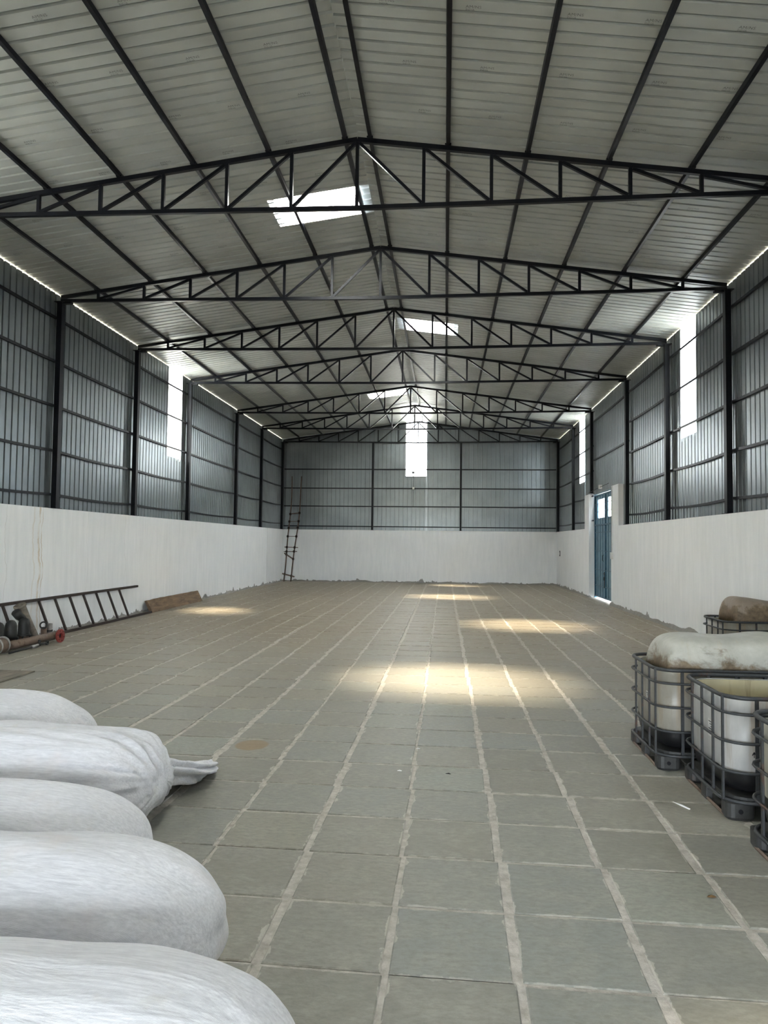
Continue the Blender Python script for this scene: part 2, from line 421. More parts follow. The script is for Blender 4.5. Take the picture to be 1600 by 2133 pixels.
# ================================================================= CORRUGATED SHEET
PROF = []
for k in range(5):
    x = k/5
    for dx, z in ((.0, 0), (.385, 0), (.42, 1), (.58, 1), (.615, 0)): PROF.append((x+dx/5, z))
PROF.append((1.0, 0))
def sheet_mesh(name, mat, rib=.032, ny=1):
    bm = B(); rows = []
    for j in range(ny+1): rows.append([bm.verts.new((x, j/ny, z*rib)) for x, z in PROF])
    for j in range(ny):
        for k in range(len(PROF)-1): bm.faces.new((rows[j][k], rows[j][k+1], rows[j+1][k+1], rows[j+1][k]))
    me = bpy.data.meshes.new(name); bm.to_mesh(me); bm.free(); me.materials.append(mat); return me
SH_ROOF = sheet_mesh('roof_sheet', M_ROOF, .044); SH_WALL = sheet_mesh('cladding_sheet', M_WALLSHEET); SH_TR = sheet_mesh('translucent_sheet', M_TRANS)
SM = {}
def place_sheet(name, me, org, ex, ey, ez, parent=None):
    o = link(name, me, None, parent); ez = Vector(ez).normalized()
    SM[o.name] = o.matrix_local = Matrix(((ex[0], ey[0], ez[0], org[0]), (ex[1], ey[1], ez[1], org[1]), (ex[2], ey[2], ez[2], org[2]), (0, 0, 0, 1)))
    return o
def splits(a, b, w=1.02):
    n = max(1, round((b-a)/w)); return [(a+(b-a)*k/n, a+(b-a)*(k+1)/n) for k in range(n)]

# ================================================================= ROOF
ceiling = structure('ceiling')
ROFF = .105                       # sheet underside above the chord centre line
def zsheet(x): return zroof(x)+ROFF
OV = .32                          # eave overhang
wn = [0]
def window(): 
    wn[0] += 1; return structure('window_%d' % wn[0])
def stamp_mesh():
    cu = bpy.data.curves.new('stamp', 'FONT'); cu.body = 'AM/NS'; cu.size = .058; cu.align_x = 'LEFT'; cu.resolution_u = 2; cu.space_character = 1.05
    o = bpy.data.objects.new('stamp', cu); SC.collection.objects.link(o)
    cu2 = bpy.data.curves.new('stamp2', 'FONT'); cu2.body = 'INDIA'; cu2.size = .042; cu2.resolution_u = 1
    o2 = bpy.data.objects.new('stamp2', cu2); SC.collection.objects.link(o2)
    C.view_layer.update(); dg = C.evaluated_depsgraph_get()
    a = bpy.data.meshes.new_from_object(o.evaluated_get(dg)); b = bpy.data.meshes.new_from_object(o2.evaluated_get(dg))
    bm = B(); bm.from_mesh(a)
    n0 = len(bm.verts); bm.from_mesh(b); bm.verts.ensure_lookup_table()
    for v in bm.verts[n0:]: v.co.y -= .042; v.co.x *= .9
    for v in bm.verts: v.co.x *= 1.0; v.co.x -= .09
    me = bpy.data.meshes.new('printed_stamp'); bm.to_mesh(me); bm.free(); me.materials.clear(); me.materials.append(M_INK)
    for oo in (o, o2): bpy.data.objects.remove(oo)
    return me
STAMP = stamp_mesh()
phase = {8: (-2.17, -.49), 9: (-1.96, -1.3), 7: (-3.53, -.7), 10: (-4.31, -.67), 11: (-4.05, -.9)}
for side in (-1, 1):
    XE = XL-OV if side < 0 else XR+OV
    sky = [(11.96, 12.98), (28.1, 29.08)] if side < 0 else [(3.3, 4.32), (19.22, 20.26)]  # first right-hand panel is out of view, added to light the foreground
    cuts = [Y0-.3]
    ivs = []
    y = Y0-.3
    for a, b in sky+[(Y1+.25, None)]:
        if a > y: ivs += [(q, 0) for q in (splits(y, a))]
        if b is None: break
        ivs.append(((a, b), 1)); y = b
    for (ya, yb), isky in ivs:
        def sheet(xa, xb, nm, me, parent):
            # local x -> world Y, local y -> along slope, z up
            za, zb = zsheet(xa), zsheet(xb)
            ez = Vector((0, 1, 0)).cross(Vector((xb-xa, 0, zb-za)))
            if ez.z < 0: ez = -ez
            return place_sheet(nm, me, (xa, ya, za), (0, yb-ya, 0), (xb-xa, 0, zb-za), ez, parent)
        xr = XA+side*.003
        if isky:
            xs = XA-1.78 if side < 0 else XA+1.68
            wd = window(); sheet(xr, xs, 'translucent_sheet', SH_TR, wd)
            s_ = sheet(xs-side*.12, XE, 'roof_sheet', SH_ROOF, ceiling)
        else:
            s_ = sheet(xr, XE, 'roof_sheet', SH_ROOF, ceiling)
        # maker's stamp printed on the underside, one per purlin bay
        if 5.5 < ya < 19:
            k = int(ya+.6)
            x0 = phase.get(k, (None,))[0 if side < 0 else -1] if k in phase else None
            if x0 is None: x0 = XA+side*(.35+.9*((k*.37) % 1))
            ym = ya+(yb-ya)*(2+.16)/5*1.0
            for q in range(-8, 9):
                x = x0+q*.975
                if side < 0 and not (XL+.2 < x < XA-.3) or side > 0 and not (XA+.25 < x < XR-.3): continue
                if isky and abs(x-XA) < 1.95: continue
                if any(abs(x-pxx) < .09 for pxx in [XA+sg*(.19+1.175*n_) for sg in (-1, 1) for n_ in range(6)]): x += .14
                o = link('printed_stamp', STAMP, None, s_)
                ax = Vector((1, 0, -SL*side)).normalized(); ay = Vector((0, -1, 0)); az = ax.cross(ay)
                m_ = Matrix((ax, ay, az)).transposed().to_4x4(); m_.translation = Vector((x, ym, zsheet(x)-.004))
                o.matrix_parent_inverse = SM[s_.name].inverted(); o.matrix_basis = m_
# ridge cap
bm = B(); segs = []
for x, z in ((XA-.26, zsheet(XA-.26)+.047), (XA-.02, zsheet(XA)+.049), (XA+.02, zsheet(XA)+.049), (XA+.26, zsheet(XA+.26)+.047)): segs.append((x, z))
ys = [Y0-.3+k*2.4 for k in range(18)]; ys[-1] = Y1+.25
for k in range(len(ys)-1):
    off = .004*(k % 2)
    ra = [bm.verts.new((x, ys[k], z+off)) for x, z in segs]; rb = [bm.verts.new((x, ys[k+1]+.03, z+off)) for x, z in segs]
    for q in range(3): bm.faces.new((ra[q], ra[q+1], rb[q+1], rb[q]))
obj('ridge_cap', bm, M_ROOF, ceiling)
# purlins run the length of the hall under the sheets, a part of the roof
PURL = [XA+sg*(.19+1.175*n_) for sg in (-1, 1) for n_ in range(6)]
for x in PURL:
    bm = B(); yy_ = [Y0]+YT+[Y1]
    for a, b in zip(yy_, yy_[1:]):
        ov = .0
        bar(bm, (x, a-ov, zroof(x)+.068), (x, b+ov, zroof(x)+.068), .058, .062, (SL if x < XA else -SL, 0, 1))
    obj('purlin', bm, M_PURLIN, ceiling)

# ================================================================= TRUSSES
bm = B(); box(bm, (-.045, -.05, .036), (.045, .05, .06)); CLEAT = bpy.data.meshes.new('purlin_cleat'); bm.to_mesh(CLEAT); bm.free(); CLEAT.materials.append(M_STEEL)
T_LAB = ['nearest, largest black roof truss, crossing in front of the first bright roof panel',
 'second black roof truss from the camera, ending on the nearest side wall columns',
 'third black roof truss from the camera, before the bright panel right of the ridge',
 'fourth black roof truss, left end on the column just past the left bright panel',
 'fifth black roof truss from the camera, right end on the column beside the blue door',
 'sixth black roof truss, last one before the end wall, seen small below the fifth',
 'farthest black roof truss, standing against the grey end wall sheets']
for i, y in enumerate(YT):
    t = thing('roof_truss', T_LAB[i], 'roof truss', (XA, y, 7.0), 0, 'black trusses across the roof')
    L = lambda x, z: (x-XA, 0, z-7.0)
    for sg in (-1, 1):
        XE = XL-.05 if sg < 0 else XR+.05
        bm = B(); bar(bm, L(XA, ZA), L(XE, zroof(XE)), .06, .07); obj('top_chord', bm, M_STEEL, t)
        bm = B(); bar(bm, L(XA, ZM), L(XE, ZB), .06, .062); obj('bottom_chord', bm, M_STEEL, t)
        zb = lambda x: ZM+(ZB-ZM)*abs(x-XA)/6.8
        for k in range(0, 7):
            x = XA+sg*k*1.005
            if not (k == 0 and sg > 0):
                bm = B(); bar(bm, L(x, zb(x)+.03), L(x, zroof(x)-.03), .05, .05, (0, 1, 0)); obj('vertical_strut', bm, M_STEEL, t)
            if k < 6:
                x2 = XA+sg*(k+1)*1.005
                bm = B(); bar(bm, L(x+sg*.03, zroof(x)-.05), L(x2-sg*.03, zb(x2)+.04), .045, .045, (0, 1, 0)); obj('diagonal_strut', bm, M_STEEL, t)
    # cleats that hold the purlins on the truss
    for x in PURL:
        o = link('purlin_cleat', CLEAT, None, t); o.location = (x-XA, 0, zroof(x)-7)
    # end brackets under the bottom chord
    for sg in (-1, 1):
        X = XL if sg < 0 else XR
        bm = B(); box(bm, (X-XA-sg*.02-.17*(sg > 0), -.05, ZB-7-.075), (X-XA-sg*.02+.17*(sg < 0), .05, ZB-7-.032)); obj('end_bracket', bm, M_STEEL, t)

# ================================================================= COLUMNS
def column(nm, x, y, z0, z1, wx, wy, parent=None):
    bm = B(); box(bm, (-wx/2, -wy/2, .012), (wx/2, wy/2, z1-z0-.012))
    root = parent
    if parent is None:
        root = thing('steel_column', None, 'column', (x, y, z0)); 
    s = (0, 0, 0) if parent is None else (x, y, z0)
    def place(o): 
        if parent is not None: o.location = s
        return o
    place(obj('shaft', bm, M_STEEL, root) if parent is None else obj('column', bm, M_STEEL, root))
    if parent is None:
        bm = B(); box(bm, (-wx/2-.04, -wy/2-.04, 0), (wx/2+.04, wy/2+.04, .012)); obj('base_plate', bm, M_STEEL, root)
        bm = B(); box(bm, (-wx/2-.05, -wy/2-.03, z1-z0-.012), (wx/2+.05, wy/2+.03, z1-z0)); obj('top_plate', bm, M_STEEL, root)
    return root
CL = ['black steel column on the left white wall, nearest the camera in view',
 'second black steel column of the left wall, just before the tall bright panel',
 'third black steel column of the left wall, just beyond the tall bright panel',
 'fourth black steel column of the left wall, above the middle of the hall floor',
 'fifth black steel column of the left wall, next before the far corner',
 'black steel corner column where left wall meets the end wall, behind the bamboo ladder']
CR = ['black steel column on the right white wall, nearest the camera and tallest in view',
 'second black steel column of the right wall, just beyond the tall bright panel',
 'black steel column of the right wall, standing right beside the raised white pier near the door',
 'black steel column standing on top of the white pier beyond the blue door',
 'black steel column of the right wall between the narrow bright panel and the far corner',
 'black steel corner column where right wall meets the end wall']
CXL, CXR = XL-.05, XR+.05
wall_left = structure('wall_left'); wall_right = structure('wall_right'); wall_back = structure('wall_back'); wall_front = structure('wall_front')
for i in range(1, 7):
    y = YT[i] if i < 6 else YT[i]-.02
    o = column('c', CXL, y, ZW, ZB-.078+.045, .11, .14); tag(o, CL[i-1], group='columns of the left wall')
    z0 = ZW if i != 4 else 3.92
    o = column('c', CXR, y, z0, ZB-.078+.045, .11, .14); tag(o, CR[i-1], group='columns of the right wall')
column('c', CXL, YT[0], ZW, ZB-.033, .11, .14, wall_left); column('c', CXR, YT[0], ZW, ZB-.033, .11, .14, wall_right)
column('c', CXL, 6.5, ZW, ZB-.033, .11, .14, wall_left); column('c', CXR, 6.5, ZW, ZB-.033, .11, .14, wall_right)
for x, lb in ((-3.63, 'slender black steel post on the end wall, left of the bright panel'), (.78, 'slender black steel post on the end wall, right of the bright panel')):
    o = column('c', x, Y1+.02, ZW, ZB-.035, .09, .09); tag(o, lb, group='end wall posts')

# ================================================================= WALLS
WT = .34
# masonry of the left wall, with the vertical joint near its far end
bm = B(); box(bm, (XL-WT, Y0, 0), (XL, 32.22, ZW)); box(bm, (XL-WT, 32.27, 0), (XL, Y1+.3, ZW)); box(bm, (XL-WT, 32.2, 0), (XL-.05, 32.3, ZW-.02))
obj('masonry', bm, M_WHITE, wall_left)
# right masonry with door opening and two raised piers
DY0, DY1 = 24.0, 27.6
bm = B(); box(bm, (XR, Y0, 0), (XR+WT, 22.98, ZW)); box(bm, (XR, 22.98, 0), (XR+WT, DY0, 3.92)); box(bm, (XR, DY1, 0), (XR+WT, 28.42, 3.90)); box(bm, (XR, 28.42, 0), (XR+WT, Y1+.3, ZW))
obj('masonry', bm, M_WHITE, wall_right)
bm = B(); box(bm, (XL, Y1, 0), (XR, Y1+.3, ZW)); obj('masonry', bm, M_WHITE, wall_back)
# rough cement at the wall foot
def skirt(bm, p0, p1, nrm, n, hmin, hmax, seed):
    r_ = random.Random(seed); p0 = Vector(p0); p1 = Vector(p1); nrm = Vector(nrm); prev = None
    for k in range(n+1):
        p = p0.lerp(p1, k/n); h = hmin+(hmax-hmin)*max(0, noise.noise(Vector((k*.11, seed, 0)))*1.2+.3)+r_.uniform(0, .02); d = .015+.03*r_.random()
        c = [bm.verts.new(p+nrm*(d+.03)), bm.verts.new(p+nrm*d+Vector((0, 0, h*.7))), bm.verts.new(p+Vector((0, 0, h))-nrm*.002)]
        if prev: 
            for q in range(2): bm.faces.new((prev[q], prev[q+1], c[q+1], c[q]))
        prev = c
for par, a, b, nr, n, lo, hi, sd in ((wall_left, (XL, 6, -.005), (XL, 35.4, -.005), (1, 0, 0), 240, .012, .07, 1), (wall_right, (XR, 6, -.005), (XR, 24.0, -.005), (-1, 0, 0), 150, .05, .14, 5), (wall_right, (XR, 27.6, -.005), (XR, 35.4, -.005), (-1, 0, 0), 60, .03, .12, 8), (wall_back, (XL, Y1, -.005), (XR, Y1, -.005), (0, -1, 0), 110, .02, .12, 11)):
    bm = B(); skirt(bm, a, b, nr, n, lo, hi, sd); obj('cement_skirt', bm, M_CEMENT, par)
# left side cladding
SXL, SXR = XL-.155, XR+.155
ZTOP = lambda X: zsheet(X)-.014
def side_wall(par, X, out, wins, cutz):
    y = Y0
    for a, b, za in wins+[(Y1+.2, None, None)]:
        for q0, q1 in splits(y, a):
            z0 = cutz((q0+q1)/2); zt = ZTOP(X)
            place_sheet('cladding_sheet', SH_WALL, (X, q0, z0), (0, q1-q0, 0), (0, 0, zt-z0), (out, 0, 0), par)
        if b is None: break
        if za is None: y = a; continue
        wd = window(); place_sheet('translucent_sheet', SH_TR, (X, a, za), (0, b-a, 0), (0, 0, ZTOP(X)-za), (out, 0, 0), wd)
        z0 = cutz((a+b)/2); place_sheet('cladding_sheet', SH_WALL, (X-out*.005, a-.03, z0), (0, b-a+.06, 0), (0, 0, za+.08-z0), (out, 0, 0), par)
        y = b
side_wall(wall_left, SXL, -1, [(7.6, 8.65, 4.43), (20.60, 21.70, 4.43)], lambda y: ZW-.03)  # nearer panel is unseen, added to bring daylight to the near end
side_wall(wall_right, SXR, 1, [(3.6, 4.65, 4.45), (16.42, 17.46, 4.45), (22.98, 0, None), (28.42, 0, None), (29.15, 30.27, 4.45)], lambda y: 3.88 if 22.98 < y < 28.42 else ZW-.03)  # nearest panel lies out of view, put in to brighten the foreground
# wall rails between the columns
yc = [Y0, -1.3, 2.6, 6.5]+YT
def rails(par, X, levels_fn):
    for i in range(len(yc)-1):
        for z in levels_fn(i):
            a, b = yc[i]+.05, yc[i+1]-.05; m_ = 6; bm = B(); sag = .035 if z < 4 else .015
            P = [(X, a+(b-a)*k/m_, z-sag*math.sin(PI*k/m_)) for k in range(m_+1)]
            for p_, q_ in zip(P, P[1:]): bar(bm, p_, q_, .045, .052)
            obj('wall_rail', bm, M_STEEL, par)
LV = [2.90, 3.83, 4.78, 5.73, 6.66]
rails(wall_left, XL-.12, lambda i: LV)
rails(wall_right, XR+.12, lambda i: ([5.17, 6.64] if i == 7 else LV))
# end wall cladding, cut to the roof slope
SYB = Y1+.14
def gable(par, x0, x1, zb, ztop_gap, mat, nm):
    bm = B(); prev = None
    for xx, zz in PROF:
        x = x0+(x1-x0)*xx; yv = SYB+zz*.026
        c = (bm.verts.new((x, yv, zb)), bm.verts.new((x, yv, zsheet(x)-ztop_gap)))
        if prev: bm.faces.new((prev[0], c[0], c[1], prev[1]))
        prev = c
    return obj(nm, bm, mat, par)
WX0, WX1 = -1.97, -.93
for q0, q1 in splits(XL-.22, WX0)+splits(WX1, XR+.22): gable(wall_back, q0, q1, ZW-.03, .0, M_WALLSHEET, 'cladding_sheet')
wd = window(); gable(wd, WX0, WX1, 5.27, .02, M_TRANS, 'translucent_sheet')
bm = B(); prev = None
for xx, zz in PROF:
    x = WX0+(WX1-WX0)*xx; c = (bm.verts.new((x, SYB-.012+zz*.026, ZW-.03)), bm.verts.new((x, SYB-.012+zz*.026, 5.33)))
    if prev: bm.faces.new((prev[0], c[0], c[1], prev[1]))
    prev = c
obj('cladding_sheet', bm, M_WALLSHEET, wall_back)
for z in (2.78, 3.79, 4.70, 5.66):
    for a, b in ((XL+.01, -3.68), (-3.58, .73), (.83, XR-.01)):
        bm = B(); bar(bm, (a, Y1+.08, z), (b, Y1+.08, z), .05, .05); obj('wall_rail', bm, M_STEEL, wall_back)
# front wall behind the camera, unseen; its opening is added and sized to light the foreground
bm = B(); OX0, OX1, OZ = -3.8, 1.0, 2.75
box(bm, (XL-WT, Y0-.2, 0), (OX0, Y0, ZW)); box(bm, (OX1, Y0-.2, 0), (XR+WT, Y0, ZW)); obj('masonry', bm, M_WHITE, wall_front)
bm = B(); box(bm, (XL-.3, Y0-.12, ZW), (OX0, Y0-.08, 7.0)); box(bm, (OX1, Y0-.12, ZW), (XR+.3, Y0-.08, 7.0)); box(bm, (OX0, Y0-.12, OZ), (OX1, Y0-.08, 7.0))
vs = [bm.verts.new(q) for q in ((XL-.3, Y0-.1, 7.0), (XR+.3, Y0-.1, 7.0), (XR+.3, Y0-.1, 7.15), (XA, Y0-.1, 8.1), (XL-.3, Y0-.1, 7.15))]; bm.faces.new(vs)
obj('cladding', bm, M_WALLSHEET, wall_front)

# ================================================================= BLUE DOOR
door = structure('door_1', (XR+.25, 0, 0))
def leaf(y0, y1, gy0, gy1, first):
    zg0, zg1, zt = 2.98, 3.66, 3.84
    lf = bpy.data.objects.new('door_leaf', None); SC.collection.objects.link(lf); lf.parent = door
    bm = B()
    box(bm, (0, y0, .05), (.02, y1, zg0)); box(bm, (0, y0, zg1), (.02, y1, zt)); box(bm, (0, y0, zg0), (.02, gy0, zg1)); box(bm, (0, gy1, zg0), (.02, y1, zg1))
    obj('sheet_panel', bm, M_BLUE, lf)
    bm = B(); box(bm, (.005, gy0, zg0), (.012, gy1, zg1)); obj('glass_pane', bm, M_GLASS, lf)
    bm = B()
    for y in (y0+.02, y1-.02): box(bm, (-.04, y-.025, .05), (-.001, y+.025, zt))
    for z in (.08, 2.72, zt-.02): box(bm, (-.041, y0, z-.025), (-.0005, y1, z+.025))
    obj('frame', bm, M_BLUEBAR, lf)
    n = 4
    for k in range(1, n):
        y = y0+(y1-y0)*k/n; bm = B(); box(bm, (-.028, y-.009, .06), (-.012, y+.009, zt-.03)); obj('vertical_bar', bm, M_BLUEBAR, lf)
    for z in (.48, 1.07, 1.76, 2.44, 3.2, 3.5):
        bm = B(); box(bm, (-.033, y0+.03, z-.011), (-.013, y1-.03, z+.011)); obj('cross_bar', bm, M_BLUEBAR, lf)
    return lf
l1 = leaf(25.86, DY1-.06, 26.02, 27.12, True); l2 = leaf(DY0+.06, 25.84, 24.5, 25.56, False)
bm = B()
for y in (DY0+.03, DY1-.03): box(bm, (-.05, y-.03, 0), (.03, y+.03, 3.9))
box(bm, (-.05, DY0, 3.86), (.03, DY1, 3.92)); obj('door_frame', bm, M_BLUEBAR, door)
bm = B(); tube(bm, [(-.05, 25.9, 1.02), (-.05, 25.9, .45)], .014); tube(bm, [(-.07, 25.75, .95), (-.05, 26.1, .95)], .012)
box(bm, (-.075, 25.86, .72), (-.042, 25.95, .84)); obj('slide_bolt', bm, M_IRON, l1)
bm = B(); tube(bm, [(-.05, 26.02, 1.62), (-.09, 26.02, 1.6), (-.09, 26.02, 1.42), (-.05, 26.02, 1.4)], .01); obj('door_handle', bm, M_IRON, l1)
# conduit and boxes beside the door
t = thing('electrical_conduit', 'thin white cable conduit running down to a small box beside the blue door', 'conduit', (XR, 23.78, 1.6))
bm = B(); tube(bm, [(-.012, 0, .1), (-.012, 0, 2.33)], .012, 8); obj('pipe', bm, M_WPLAST, t)
bm = B(); tube(bm, [(-.03, .05, .1), (-.03, .05, 2.3)], .006, 6); obj('cable', bm, M_MARK, t)
bm = B(); box(bm, (-.06, -.1, -.08), (-.001, .1, .14), .008); obj('switch_box', bm, M_WPLAST, t)
t = thing('lamp_fitting', 'small white fitting on the rail above the blue door', 'light fitting', (XR-.02, 25.5, 3.97))
bm = B(); box(bm, (-.06, -.06, -.02), (.05, .06, .12), .01); obj('body', bm, M_WPLAST, t)
bm = B(); tube(bm, [(-.03, .1, .02), (-.03, 1.6, -.02), (-.03, 1.9, -.03)], .01, 6); tube(bm, [(-.03, -.1, .03), (-.03, -1.4, .06)], .01, 6); obj('cable', bm, M_IRON, t)
t = thing('wall_socket', 'small grey socket plate on the right white wall between door and far corner', 'socket', (XR-.001, 34.4, 1.56))
bm = B(); box(bm, (-.02, -.08, -.13), (0, .08, .13), .006); obj('plate', bm, M_PALLET, t)
bm = B(); box(bm, (-.026, -.04, -.06), (-.019, .04, .06)); obj('socket_face', bm, M_WPLAST, t)
t = thing('wall_bulb', 'small white bulb fitting on the end wall below the bright panel', 'light fitting', (-1.58, Y1+.06, 4.71))
bm = B(); box(bm, (-.05, -.04, -.06), (.05, .03, .06), .01); obj('holder', bm, M_WPLAST, t)
bm = B(); tube(bm, [(0, .02, .06), (.02, .02, .7)], .008, 6); tube(bm, [(0, .02, -.06), (0, .02, -.9)], .008, 6); obj('cable', bm, M_IRON, t)
t = thing('small_camera', 'small grey box fitting low in front of the bright end wall panel', 'light fitting', (-1.60, Y1+.02, 5.50))
bm = B(); box(bm, (-.07, -.05, -.05), (.07, .05, .05), .01); obj('housing', bm, M_CAGE, t)
bm = B(); box(bm, (-.015, .04, -.25), (.015, .08, .03)); obj('bracket', bm, M_IRON, t)

# ================================================================= SACKS
def sack(name, label, x_end, length, yc_, half, h, rz=0.0, seed=1, nexp=3.6, gather=False, ripple=0.0, rise=0.0, tip=0.0):
    """a filled bulk sack lying along X, its right end at x_end"""
    NU, NV = 150, 96
    bm = B(); rings = []
    a = length/2
    for i in range(NU+1):
        s = -math.cos(PI*i/NU)                                   # dense at the ends
        r = max(0.0, 1-abs(s)**nexp)**(1/2.1)
        ring = []
        for k in range(NV):
            th = 2*PI*k/NV
            cy, cz = math.cos(th), math.sin(th)
            e = .82 if cz > 0 else .62
            yy = math.copysign(abs(cy)**e, cy); zz = math.copysign(abs(cz)**e, cz)
            pr = r
            if gather and s > .5:
                g = (s-.5)/.5
                pr = r*(1+.045*g*math.sin(th*19+3*math.sin(th*2)+s*3)+.02*g*math.sin(th*37+seed))
            y = yy*half*pr; z = zz*h/2*pr
            x = s*a
            # sag: flat underside, fuller belly
            if z < 0: y *= 1.04
            zc = h/2 + z
            if zc < .02: zc = .02*math.exp((zc-.02)*4)
            P = Vector((x, y, zc))
            q = Vector((x*1.1+seed*7.3, y*2.2, zc*2.2))
            d = .030*noise.noise(q)+.014*noise.noise(q*2.7)
            # long soft creases running along the sack
            d += .010*noise.noise(Vector((x*.9+seed, y*11, zc*11)))*(1+ripple)
            if ripple and cz > -.2:
                fx = max(0, min(1, (s+.4)/1.2))
                d += ripple*.012*math.sin(y*55+x*6+seed)*fx*math.exp(-((y+half*.05)/(half*.45))**2)
            nrm = Vector((s*.3*a, y/half**2*.3, (zc-h/2)/(h/2)**2*.3)).normalized()
            if zc > .04: P += nrm*d
            P.z += rise*max(0, (s+.2))*(zc/h)
            P.x += .13*max(0, s-.6)/.4*max(0, 1-zc/h)**.8
            P.z -= tip*max(0, s-.1)**2*(P.z/h)
            ring.append(bm.verts.new(P))
        rings.append(ring)
    for i in range(NU):
        for k in range(NV): bm.faces.new((rings[i][k], rings[i][(k+1) % NV], rings[i+1][(k+1) % NV], rings[i+1][k]))
    bmesh.ops.remove_doubles(bm, verts=bm.verts, dist=.0008)
    o = obj(name, bm, M_SACK, None, True)
    o.location = (x_end-a*math.cos(rz), yc_-a*math.sin(rz), 0); o.rotation_euler = (0, 0, rz)
    tag(o, label, 'sack', 'white bulk sacks along the left side')
    return o
sack('woven_sack', 'nearest large white woven sack, filling the bottom left corner', -.455, 2.2, 2.10, .44, .635, 0, 1, 5.0)
sack('woven_sack', 'second white sack from the camera, bulging out right over the stone floor', -.99, 2.3, 3.00, .405, .63, 0, 2, 5.0)
sack('woven_sack', 'third white sack from the camera, low plain one with a small brown smudge', -1.68, 2.3, 3.82, .385, .565, 0, 3, 5.0)
s4 = sack('woven_sack', 'white sack with gathered, creased end and a cloth tail lying on the floor', -1.98, 2.5, 4.81, .50, .635, .0, 4, 9, True, 1.0)
sack('woven_sack', 'farthest white sack, mostly hidden behind the one with the cloth tail', -3.08, 1.7, 5.95, .46, .60, 0, 5, 3.4, False, .5, 0, .1)
# the loose tied neck of the fourth sack
bm = B(); NUM = 34; rings = []
A_ = Vector((-2.16, 5.22, .22)); T_ = Vector((-1.98, 5.98, .045))
for i in range(NUM+1):
    s = i/NUM; c = A_.lerp(T_, s); c.z = .16*(1-s)**1.6+.055
    wd_ = .06+.20*math.sin(min(1, s*2.4+.15)*PI*.5)*(1-s)**.7; ht = .04+.07*(1-s)
    ring = []
    for k in range(36):
        th = 2*PI*k/36; rp = 1+.22*math.sin(th*7+s*5)+.12*noise.noise(Vector((s*9, th*2, 3)))
        v = Vector((math.cos(th)*wd_*rp*1.05, .25*math.cos(th)*wd_, math.sin(th)*ht*rp))
        p_ = c+v; p_.z = max(p_.z, .008+.004*math.sin(k)); ring.append(bm.verts.new(p_))
    rings.append(ring)
for i in range(NUM):
    for k in range(36): bm.faces.new((rings[i][k], rings[i][(k+1) % 36], rings[i+1][(k+1) % 36], rings[i+1][k]))
bm.faces.new(rings[-1])
o = obj('cloth_tail', bm, M_SACK, s4, True); o.matrix_parent_inverse = Matrix.Translation(-s4.location)
bm = B(); tube(bm, [Vector((-2.10, 5.30, .22))+Vector((.075*math.cos(q), .02, .06*math.sin(q))) for q in [2*PI*k/16 for k in range(16)]], .008, 6, closed=True)
o = obj('tie_cord', bm, M_SACK, s4); o.matrix_parent_inverse = Matrix.Translation(-s4.location)

